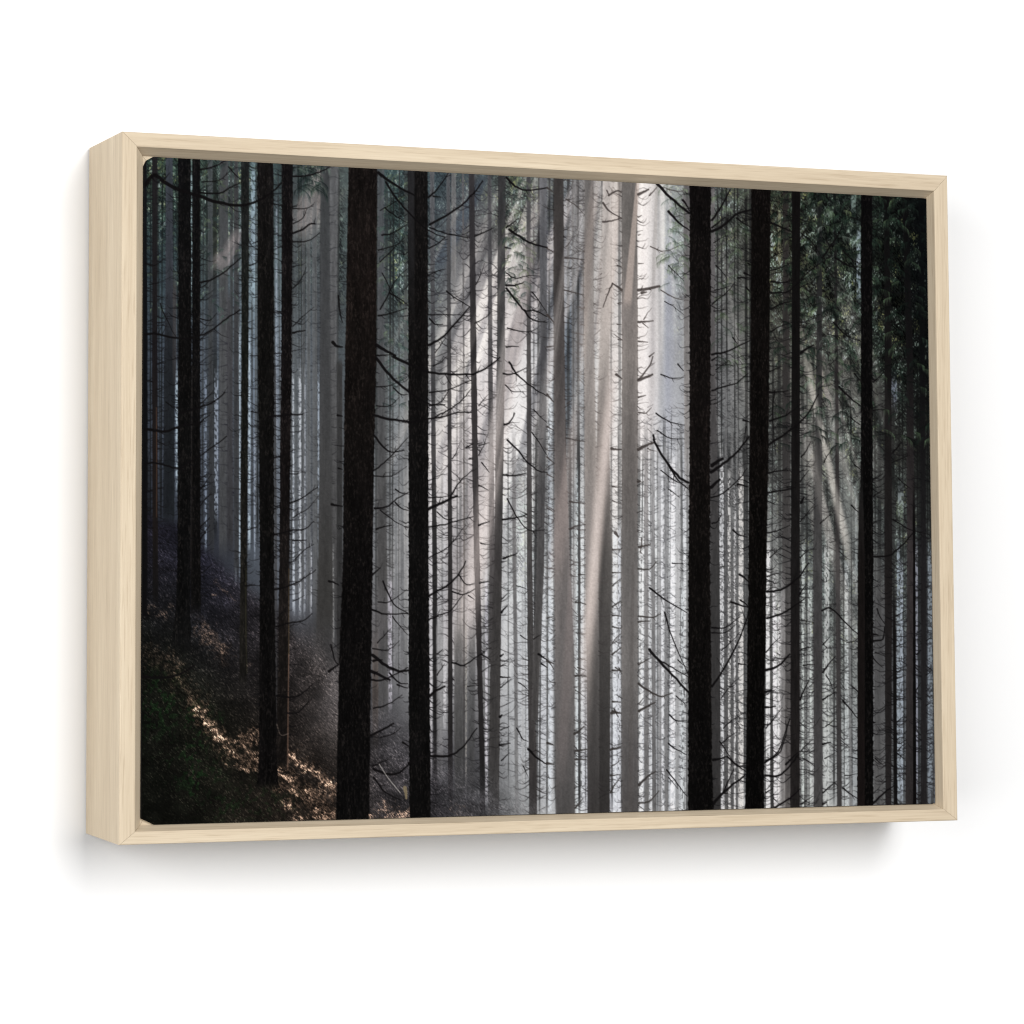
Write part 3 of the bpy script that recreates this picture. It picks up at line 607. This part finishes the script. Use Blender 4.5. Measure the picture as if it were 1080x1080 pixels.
# ---- near trunks across the front
T('150,430,451 376,430.8,451.6 592,431,452 700,431,453 880,432,454.4', '150:22,20,20 376:18,16,16 592:14,13,13 880:12,11,11', bark=.3, twig=(9, 10, .9, .9))
T('150,430,437 376,431,437', '150:52,52,57 376:24,23,24', soft=1.5, a=.8, fade=(0, 120))
T('150,368.4,398 260,366,397.4 376,364,397 480,362.6,394.6 592,361.6,393 700,357.6,391.4 880,354,389', '150:22,18,17 300:26,20,18 480:16,13,12 592:12,10,10 880:10,9,9', soft=.8, bark=.35, twig=(14, 8, .9, .9))
T('150,727.2,750 376,727.4,749.4 480,727,749 592,726,749 808,725.6,751 880,725.4,754', '150:15,12,12 480:18,14,13 592:16,13,12 880:8,7,7', bark=.3, soft=.7, twig=(9, 9, .9, .9, .1))
T('150,835.4,844 376,835,843.6 592,834,843.6 880,833.4,843.6', '150:19,17,17 376:21,19,19 592:29,27,27 700:32,29,29 880:40,37,36', bark=.2, twig=(4, 13, .8, .9, .2))
T('150,908,920 376,908,920 480,908,920.4 592,905,921 880,904,921', '150:9,8,10 592:9,8,8 880:8,7,7', bark=.25, twig=(9, 9, .8, .9))
T('480,906,909.4 592,905,912 880,904,912', '480:40,40,40 592:28,24,23 880:28,22,21', a=.9, fade=(60, 0), bark=.2)
T('150,792.6,813 376,791.4,811.6 480,790.6,810.4 592,789.4,808.4 700,788,807 808,786.8,806 880,785,806', '150:13,10,9 480:13,10,9 592:9,7,6 880:6,5,5', bark=.35, soft=.8, twig=(6, 13, .9, .9, .3))

# ---- dark curtain, upper right, and dark corners of the print
sl = window(930, 990, 150, 480)
m_ = sstep(945, 985, X[sl]) * sstep(470, 250, Y[sl]) * .6
blend(sl, m_, C3((10, 12, 15)))

# ---- boughs and twigs read one by one: origin of the tile; then points, width(s)
DK = (17, 15, 16)
def boughs(x0, y0, txt, color=DK, alpha=.93):
    for item in txt.split(';'):
        item = item.strip()
        if not item: continue
        p, w = item.split('|'); ws = [float(v) for v in w.split('>')]
        P = [tuple(float(v) for v in q.split(',')) for q in p.split()]
        P = [(x0 + a / 5., y0 + b / 5.) for a, b in P]
        w0 = ws[0]; w1 = ws[-1] if len(ws) > 1 else w0 * .45
        P = np.array(P); ln = np.hypot(*(P[-1] - P[0]))
        if len(P) == 2 and ln > 8: P = np.array([P[0], P[0] * .6 + P[1] * .4 + (rng.rand(2) - .5) * ln * .10, P[1]])
        Q = catmull(P, 4); Q[1:-1] += (rng.rand(len(Q) - 2, 2) - .5) * min(1.0, .25 + ln * .015)
        stroke(Q, w0 * 1.15 + .1, w1 * 1.05, color, alpha, n=1)
        if ln > 14:                                              # broken side shoots
            for _k in range(1 + int(ln / 16)):
                q = Q[rng.randint(1, len(Q) - 1)]; a_ = np.arctan2(*(P[-1] - P[0])[::-1]) + (.5 + .6 * rng.rand()) * (1 if rng.rand() < .5 else -1); h = 2.5 + ln * .16 * rng.rand()
                m_ = q + np.array((np.cos(a_), np.sin(a_))) * h * .55; e_ = m_ + np.array((np.cos(a_ * .9), np.sin(a_ - .4))) * h * .45
                stroke([q, m_, e_], max(.7, w1 * .7), .4, color, alpha * .8, n=2)
boughs(145, 160, '40,175 90,125 150,165 230,205 330,235|3.6>3;330,235 420,265 540,285 640,255 700,220 760,165|3>1.4;330,215 430,220 500,185 550,155|1.7;330,95 400,80 460,50 520,40|1.5;40,965 85,958 130,968 220,985 330,970 400,935 470,880 540,835|2>1.2;330,690 400,670 470,625 545,560|1.6>1;820,130 900,125 980,100 1020,75|1.6;820,430 870,410 910,382 935,380|1.8>1.4;820,475 900,470 960,430|1.2;820,300 880,300 930,280|1;820,380 870,350 895,300|1;820,955 885,942|2;1060,760 1068,850 1080,900|1.5;1030,1005 1050,1025 1080,1030|3;120,800 160,900 210,985|.9;340,160 430,150 500,90|1;480,80 520,125 560,160|1;40,590 90,600 150,560|1;230,670 330,715 420,640|.8;60,700 110,690 200,650|.7;820,720 860,680 890,610|1;820,920 870,870 930,820|.9;330,880 380,890 420,850|1;590,600 620,590 640,570|1;700,850 770,840 830,820|1;700,270 780,290 840,290|1')
boughs(145, 376, '40,385 90,390 150,395 220,370 330,350|2.6>2;330,350 380,310|1.6;220,300 330,265 400,240 460,190|2>1;40,570 80,560 150,575 220,590 300,540 380,490 470,420|1.7>1;690,320 760,310 870,305|2;720,940 820,915 880,910 930,870|1.5;800,775 860,750 950,690|1.6;1025,780 1080,790|2.4;580,915 630,900|1.2;820,970 890,968|1.6;330,700 390,620|1;330,790 390,720|1;330,900 380,850|1.4;330,970 380,890|1.4;330,250 400,180|1;220,590 270,600 380,540|1;700,540 770,520 830,490|1.2;600,290 640,300|1;150,240 210,290|1;820,850 900,800 950,740|.8;830,1070 880,1020 930,990|1;1055,310 1080,315|2;1060,590 1080,595|1.6')
boughs(145, 592, '30,610 130,615 220,595 300,550|2.6>1.4;720,150 800,130 870,95 940,45|1.5;730,345 800,325 870,315 920,275|1.6;735,710 820,715 880,690 925,645|1.7;790,800 850,795 920,725|1.3;1010,580 1060,545|2.6;1020,440 1040,520 1060,545|1.3;1010,105 1060,125|2;570,130 620,125|1.2;740,690 800,685|1;820,210 880,180|.9;740,300 800,230|.8')
boughs(361, 160, '190,110 240,150 330,205 380,230|2.6>1.5;230,160 280,240 340,310 400,370 460,420 540,450|1.8;455,240 500,200 560,110|1.8;460,385 540,340 620,290 690,220 740,155|2>1.2;210,440 260,430 340,385|1.5;225,295 280,340 345,375|1.2;190,865 250,855 340,825|1.5;250,745 300,775 345,805|1.3;200,830 250,740 280,680 340,620|1.2;455,1020 520,985 600,900 670,820|2.2>1.3;455,860 550,860 630,858|1;550,735 600,775 670,815|1.2;700,445 760,420 800,400|1.3;565,435 620,445 670,455|1.2;460,400 540,430 600,440|1.2;865,135 910,180 970,205 1080,190|1.8>1.2;865,400 930,350|1.5;880,410 940,450 1000,485 1080,505|2>1.4;865,705 910,705 955,690|2;865,720 920,790 960,835 1020,840 1080,870|1.8;960,835 1000,885 1080,900|1.6;1000,740 1080,850|1;865,640 910,668 970,655 1040,655|1;865,1030 930,1028|1.4;870,930 960,950 1030,935|1;180,1020 230,1050 280,1075|3>2;180,1075 250,1070|1.6;860,505 890,512|1.4;705,700 750,590|.8;700,905 760,870 790,840|.8;200,580 280,500 330,450|1;190,520 260,500 330,470|.9;200,310 270,270 330,230|.8;210,640 290,780 345,810|.8;480,235 520,240|1.4;460,880 490,910 530,910|1.4;455,510 510,480 545,450|1.2;490,1060 560,960|.8;440,660 500,630 545,620|1')
boughs(361, 376, '180,10 250,100 340,180 420,230 470,255 540,255|2.5>1;270,0 360,45 450,80 540,92 690,95|2.5>1.7;690,95 770,55 830,5|1.7>1.2;165,310 250,330 360,345 440,330 520,320 610,295 680,295|2.2>1;460,190 560,175 680,125|1.3;490,320 580,270 640,220 680,170|1.3;165,415 220,480 260,505 325,495|1.8;160,605 220,560 280,500 345,430|1.3;170,800 230,795 290,750 350,715|1.7;455,805 510,780 570,750 605,735|2.8>1.8;570,740 620,660 690,595|1.3;455,745 540,740 590,720|.9;280,700 310,720 350,725|1.2;280,770 310,800 350,812|1.3;455,900 540,885 620,865 690,845|1.4;500,820 550,860 600,850|.9;720,890 775,870|1.6;855,360 885,345 910,300|1.8;870,440 930,500 980,560 1040,605 1080,612|1.5;850,625 910,628 970,615|1.6;845,860 920,850 970,835|1.5;850,90 890,95 970,60|1.5;880,30 920,90 1000,160 1080,210|1.6;860,150 900,185 970,185|.9;1000,400 1080,520|1;850,1065 920,1040|1.8;870,750 930,860 985,915 1080,915|1.1;460,1060 560,1000 650,890|1;655,480 690,460|1.4;720,470 775,455|1;735,560 775,610|1.1;720,680 770,705|1.1;1010,280 1080,350|.9;720,520 770,400|.7;180,160 260,150 340,110|1;270,165 310,200 345,200|1.2;180,260 250,260 300,215|1;180,910 260,890|1.6;200,810 280,870 345,905|.9;170,630 260,630 340,580|.9;580,540 620,460|.8;720,260 770,200|.8;670,540 690,540|1.4;460,260 520,240 560,180|1.2;480,50 520,30 550,0|1;730,985 775,990|1')
boughs(361, 592, '155,75 200,35|2;155,255 230,278 345,275|1.8;215,105 270,225 345,272|1.4;190,215 250,212 340,150|1;265,290 345,388|1;185,430 260,350|.9;160,460 240,468 300,420|1;160,495 230,550 300,580 350,575|2.8>2;165,525 210,520|2.4;150,580 250,625|3>2;150,625 210,628 270,600 345,560|1.8;250,590 300,640 345,645|1.5;290,650 345,668|1.5;165,775 240,755 315,705|1.3;150,920 210,890 270,855|2.2>1.6;200,930 270,910 310,875|1;320,955 350,975|2;455,185 500,155 560,125 620,60 650,0|1.9>1;455,310 510,285 570,260 635,180|1.4;580,160 640,175 700,145|1.3;615,70 650,120 695,120|1;580,535 640,548 700,510 750,480|1.6;455,715 490,685 540,660|2.6>1.8;455,1025 540,1030 600,1010 660,950 710,880|2.3>1;350,1065 400,1030 455,1025|2;840,270 870,235|2;835,500 850,490|2;835,610 885,612|1.6;835,665 890,620|1.1;835,890 880,870|1;830,970 885,960|1.6;832,820 842,810|2.6;930,640 980,680|1;920,880 950,935 980,950|1.1;1035,490 1080,520|2;1050,540 1080,560|1.5;980,990 1030,1040 1080,1070|2;725,115 775,105|1.2;730,490 780,520|1.2;840,200 870,170|1;920,130 980,150|.9;940,390 980,415|1;1010,410 1060,380|.8;660,660 720,655|.8;840,1050 880,1010|1.2;500,200 525,180|1;500,490 530,465|1.1;500,600 540,540|1;665,180 695,200|1')
boughs(361, 680, '165,655 230,680 290,680 340,640 380,595|2.3>1.2;165,700 230,780 310,820|1.5;160,640 240,605|1.4;955,640 980,700|.8')
stroke([(361 + 195 / 5, 680 + 630 / 5), (361 + 240 / 5, 680 + 700 / 5), (361 + 305 / 5, 680 + 780 / 5)], .9, .9, (165, 160, 155), .8)
stroke([(427, 831), (428, 836), (428.5, 842)], 4.2, 2, (128, 116, 92), .8)
BR = (64, 58, 56)
boughs(577, 160, '325,230 370,205 392,215|1.8;315,205 328,232|1.2;482,225 510,212 535,200|2.8>1.6;540,230 580,185|1.4;295,270 330,315 392,350|1.8;295,370 340,365 392,350|1.8;392,728 345,695|2.4;345,695 320,750 295,820|1.5>.8;482,730 540,722 592,710|2.8>2.4;500,745 525,740|2.6;482,898 560,892|2.2;510,885 550,825|.9;505,905 535,930|1;482,1000 530,1005|1.5;540,1080 565,1060|1.6;545,500 620,525 715,490|1;600,730 670,770 745,785|1;630,195 690,210 720,205|1;90,730 150,745 195,755|1.2;95,560 195,570|1.6;100,250 195,330|1;0,190 35,215|1.6;0,860 35,900|2;0,1030 35,1025|1.5;0,510 35,530|1.5;370,602 392,605|1.2;482,590 510,590|1;375,800 392,795|1.2;370,910 392,912|1.2;375,990 392,995|1.2;482,440 495,435|1;90,150 140,160|1;100,500 130,460|1;480,345 500,335|1', BR, .85)
boughs(577, 160, '580,170 650,240 750,325|2.5>2;640,315 690,370 750,415|2.2;715,255 750,310|2;870,360 920,290 965,200|2>1.2;870,400 940,345|1.7;870,420 930,390 1000,330 1080,305|2.6>1.5;1000,350 1075,400|1.4;870,1070 960,1050 1080,990|1.9;1005,665 1080,668|1.6;1040,640 1075,655|2;885,730 960,710|1;870,805 950,740 990,690|1;880,840 950,830|1;890,600 950,670|.9;980,980 1000,1010|1.2;1050,715 1075,745|1.4;880,480 950,440|.8;1060,590 1080,600|1.6;640,600 720,680|.7;620,790 720,860|.7')
boughs(577, 376, '482,120 510,90 545,40 558,0|1.7>1.1;482,125 520,110 555,95|2.8>2;365,95 392,115|2.4;482,215 520,205|1.7;482,295 520,298 550,270|1.3;482,490 520,470 560,455|2.8>2;340,485 392,490|2.6;100,430 200,450|1.3;120,765 200,775|1.6;120,910 150,895 200,885|1.6;105,250 130,230|1.2;0,200 35,240|2;0,370 35,390|1.6;0,530 35,560|1.6;485,1005 545,990|2.2;500,960 490,1040|1.3;345,1020 392,1015|1.5;480,660 495,660|2.5;345,685 392,688|1.3;345,760 392,780|1;360,930 375,950|3;530,485 575,500|1;0,620 35,640|1.4;0,800 35,820|1.2', BR, .85)
boughs(577, 376, '560,415 575,470 640,570 700,640 745,665|1.7>2.4;640,570 690,650 745,700|1.5;575,300 650,345 725,362|1.2;580,390 650,430 725,435|1;600,95 660,115 720,110|1;870,575 925,540|3.4>2.8;865,610 930,565 1000,505 1065,425|2.8>1.4;865,690 910,650|3>2.4;865,745 930,720 1000,660 1055,590|1.3;870,180 930,160 1000,140 1060,90|1.5;870,880 900,870 920,830|1.4;980,915 1010,940 1055,952|1.5;1005,675 1060,688|2.2;1035,335 1065,345|2;1050,370 1040,440|1;890,45 990,45|.9;870,20 900,0|1.6;890,70 960,20|.9;600,600 680,660 725,665|.9;640,700 700,745|.8;690,40 720,75|1.2;880,250 940,220|.8')
boughs(577, 592, '480,40 540,40 580,0|1.5;150,215 205,228|1.5;345,240 390,210|1.5;345,285 390,290|1.5;345,345 390,355|1.5;345,490 390,455|1.8;345,575 380,575|1.9;360,560 390,580|1.2;345,740 390,742|1.8;340,800 390,800|2.6;355,780 375,820|1.6;345,990 390,985|1.8;482,290 560,295 600,275|1.5;482,320 540,315|1.8;482,545 535,515|1.5;482,645 540,685 600,712 660,695|2;485,790 530,765 570,745|2.4;345,60 390,60|1.4;345,130 390,90|1.2;345,430 390,380|1;485,750 510,720|1;145,910 195,870|2.4;150,605 205,605|1.6;150,1000 210,990|2.3;150,1045 205,1045|1.9;165,70 200,70|1.4;0,300 35,290|1.2;0,525 35,570|1.4;0,960 35,970|1.4;380,565 392,590|1.4;160,560 205,575|1;150,680 205,720|.8', (56, 52, 50), .9)
boughs(577, 592, '540,465 580,515 660,600 745,690|2.4>1.8;590,520 660,560 745,610|1.3;620,270 660,400 745,600|1.3;540,140 620,200 735,270|1.6;645,810 680,840 735,840|1.4;640,960 735,1020|1.3;870,660 930,570 1000,440 1065,265|1.9>1.2;870,350 940,350 1015,295|1.4;870,378 940,375 1000,330|1.1;970,215 1030,235 1065,240|1.8;1020,205 1065,240|1.6;1015,70 1070,115|2;875,1045 950,1030|1.8;910,950 990,1075|1;660,10 735,10|1;690,520 740,560|.9;680,710 735,760|.9;1010,540 1050,545|1.5;920,470 1020,370|.8;920,720 1040,590|.8;930,880 1040,800|.9')
boughs(577, 680, '880,835 930,780 1040,690|2.8>1.6;930,780 985,655|1.5;950,590 1000,635 1050,670|1.5;875,610 940,590|1.6;920,520 1000,460|1;630,660 740,800|1.2;640,700 690,760|.8')
boughs(577, 680, '485,740 530,695 570,670|2.4;485,835 540,825 590,770|1.6;335,555 390,540|1.6;335,690 385,685|1.6;335,780 385,700|1.5;0,85 35,100|2;0,625 35,630|2.4;0,515 30,525|1.5;340,640 360,630 385,610|1.2;345,350 385,360|2;150,860 190,810|1.6', (56, 52, 50), .9)
boughs(793, 160, '100,375 160,400 220,430|2;100,685 160,690 215,680|1.8;100,745 200,735 280,650 370,580|1.6;100,625 200,590|1.3;260,1060 325,1020|2.8;440,560 510,600 575,610|1.8;480,520 530,570 575,590|1.3;520,345 575,365|1.1;250,470 300,380|1.3;430,900 500,970 575,1000|1.4;260,900 330,915|.9;100,830 160,800 210,790|1.6;100,950 150,920 210,900|1.2;100,560 190,520|1;260,680 330,640|1;640,840 700,800|1;640,600 690,590|1;730,900 820,880|.8;260,430 320,480 370,560|1;370,560 450,450 480,370|1.6')
boughs(793, 376, '95,190 190,180|1.8;95,340 180,310 260,250|1.7;90,465 200,390 290,310 350,200|2>1;460,160 520,220 580,265|1.8;520,320 570,360|1.4;640,135 700,80|1.4;640,285 700,280|1.2;745,505 790,450|1.6;85,615 190,600|1.6;80,720 140,710 230,690|1.8;260,770 275,740|2.5;255,870 330,780|1;80,930 200,890|1.3;640,1055 720,1050 790,1000 850,930|1.8>1.1;540,570 580,600|1.3;635,650 690,620|1.3;525,785 560,820|1.3;745,860 830,910 940,940|1.1;770,640 840,700|1;120,180 125,520|1.2;260,530 310,450|1.2;255,660 300,600|1;540,90 575,130|1.4;640,880 690,860|1;755,340 820,270|.9;740,560 830,520|.9;380,560 430,480|.9;360,880 430,820|.9;640,740 700,700|1;90,80 160,50|1.4;95,1060 160,1000|1;255,1060 300,1020|1.4')
boughs(793, 592, '80,160 150,150 230,100 300,10|2>1.2;80,300 180,265 280,195|2;70,575 140,550 200,490|2.5>1.4;250,180 290,120|1.3;370,260 420,250 500,330 560,385|1.6;640,420 690,410 700,350|1.7;660,250 700,330|1.1;640,385 665,388|2;375,585 440,500|1.6;375,440 410,400|1.3;375,730 440,690|1.6;255,730 300,630|1.6;480,735 555,825|1.6;640,850 650,850|2;70,770 125,765|2;70,690 105,680|2.4;70,1060 140,1000 200,830|1.7;375,965 415,955|2;180,1070 240,1010|2;260,465 320,450|1.4;255,310 320,320|.9;640,510 690,560|.9;760,290 810,260|1;760,450 810,430|1;760,620 810,600|1;870,490 890,470|1.4;860,700 890,640|1;390,870 440,830|1;390,600 440,720|.8;650,480 700,500|.8;500,430 550,420|.8;80,80 150,60|1.2;75,480 150,400|1;75,880 160,770|1;260,1000 320,940|1;270,550 330,545|1.2;760,730 810,720|1.2;750,910 810,910|1;920,600 945,580|1;920,420 945,400|1;920,760 945,745|1;930,930 955,940|1')
boughs(793, 680, '70,690 140,690 200,640 245,580|2>1.3;120,860 200,810 255,760|1.9;70,620 150,560 200,390|1.6;375,780 445,720|1.4;640,835 700,780 750,740|2;375,840 395,830|2;480,755 555,810|1.3;260,840 320,800|1.2;270,600 330,640|1;75,780 110,760|1.4;385,600 440,570|.9;490,690 555,680|.9;650,600 700,640|.9;770,560 805,520|1;930,600 960,560|.8;930,740 965,730|.8;655,700 700,680|.8')

# ---- overall print grain, then ink
gr = vnoise(X, Y, 1.0, 1.0, 20) * .6 + vnoise(X, Y, 1.7, 1.7, 21) * .4 - .5
IMG *= (1 + .13 * gr)[..., None]
IMG += (.012 * (vnoise(X, Y, 1.1, 1.1, 22) - .5))[..., None]
IMG = np.clip(IMG, .012, 1)
IMG = IMG + .24 * (sstep(0, 1, IMG) - IMG)              # a little print contrast
IMG = np.clip(IMG, .012, 1)
lin = np.where(IMG <= .04045, IMG / 12.92, ((IMG + .055) / 1.055) ** 2.4) * ALBEDO_GAIN

co = np.stack([GX, np.full_like(GX, yF), GZ], -1).reshape(-1, 3).astype(np.float32)
idx = np.arange(NX * NY).reshape(NY, NX)
q = np.stack([idx[:-1, :-1], idx[1:, :-1], idx[1:, 1:], idx[:-1, 1:]], -1).reshape(-1, 4).astype(np.int32)
me = bpy.data.meshes.new('printed_picture')
me.vertices.add(len(co)); me.vertices.foreach_set('co', co.ravel())
me.loops.add(q.size); me.loops.foreach_set('vertex_index', q.ravel())
me.polygons.add(len(q)); me.polygons.foreach_set('loop_start', np.arange(0, q.size, 4, dtype=np.int32))
me.update(calc_edges=True)
attr = me.color_attributes.new('ink', 'FLOAT_COLOR', 'POINT')
rgba = np.ones((len(co), 4), np.float32); rgba[:, :3] = lin.reshape(-1, 3)
attr.data.foreach_set('color', rgba.ravel())
me.materials.append(m_print)
sheet = bpy.data.objects.new('printed_picture', me); col.objects.link(sheet); sheet.parent = canvas
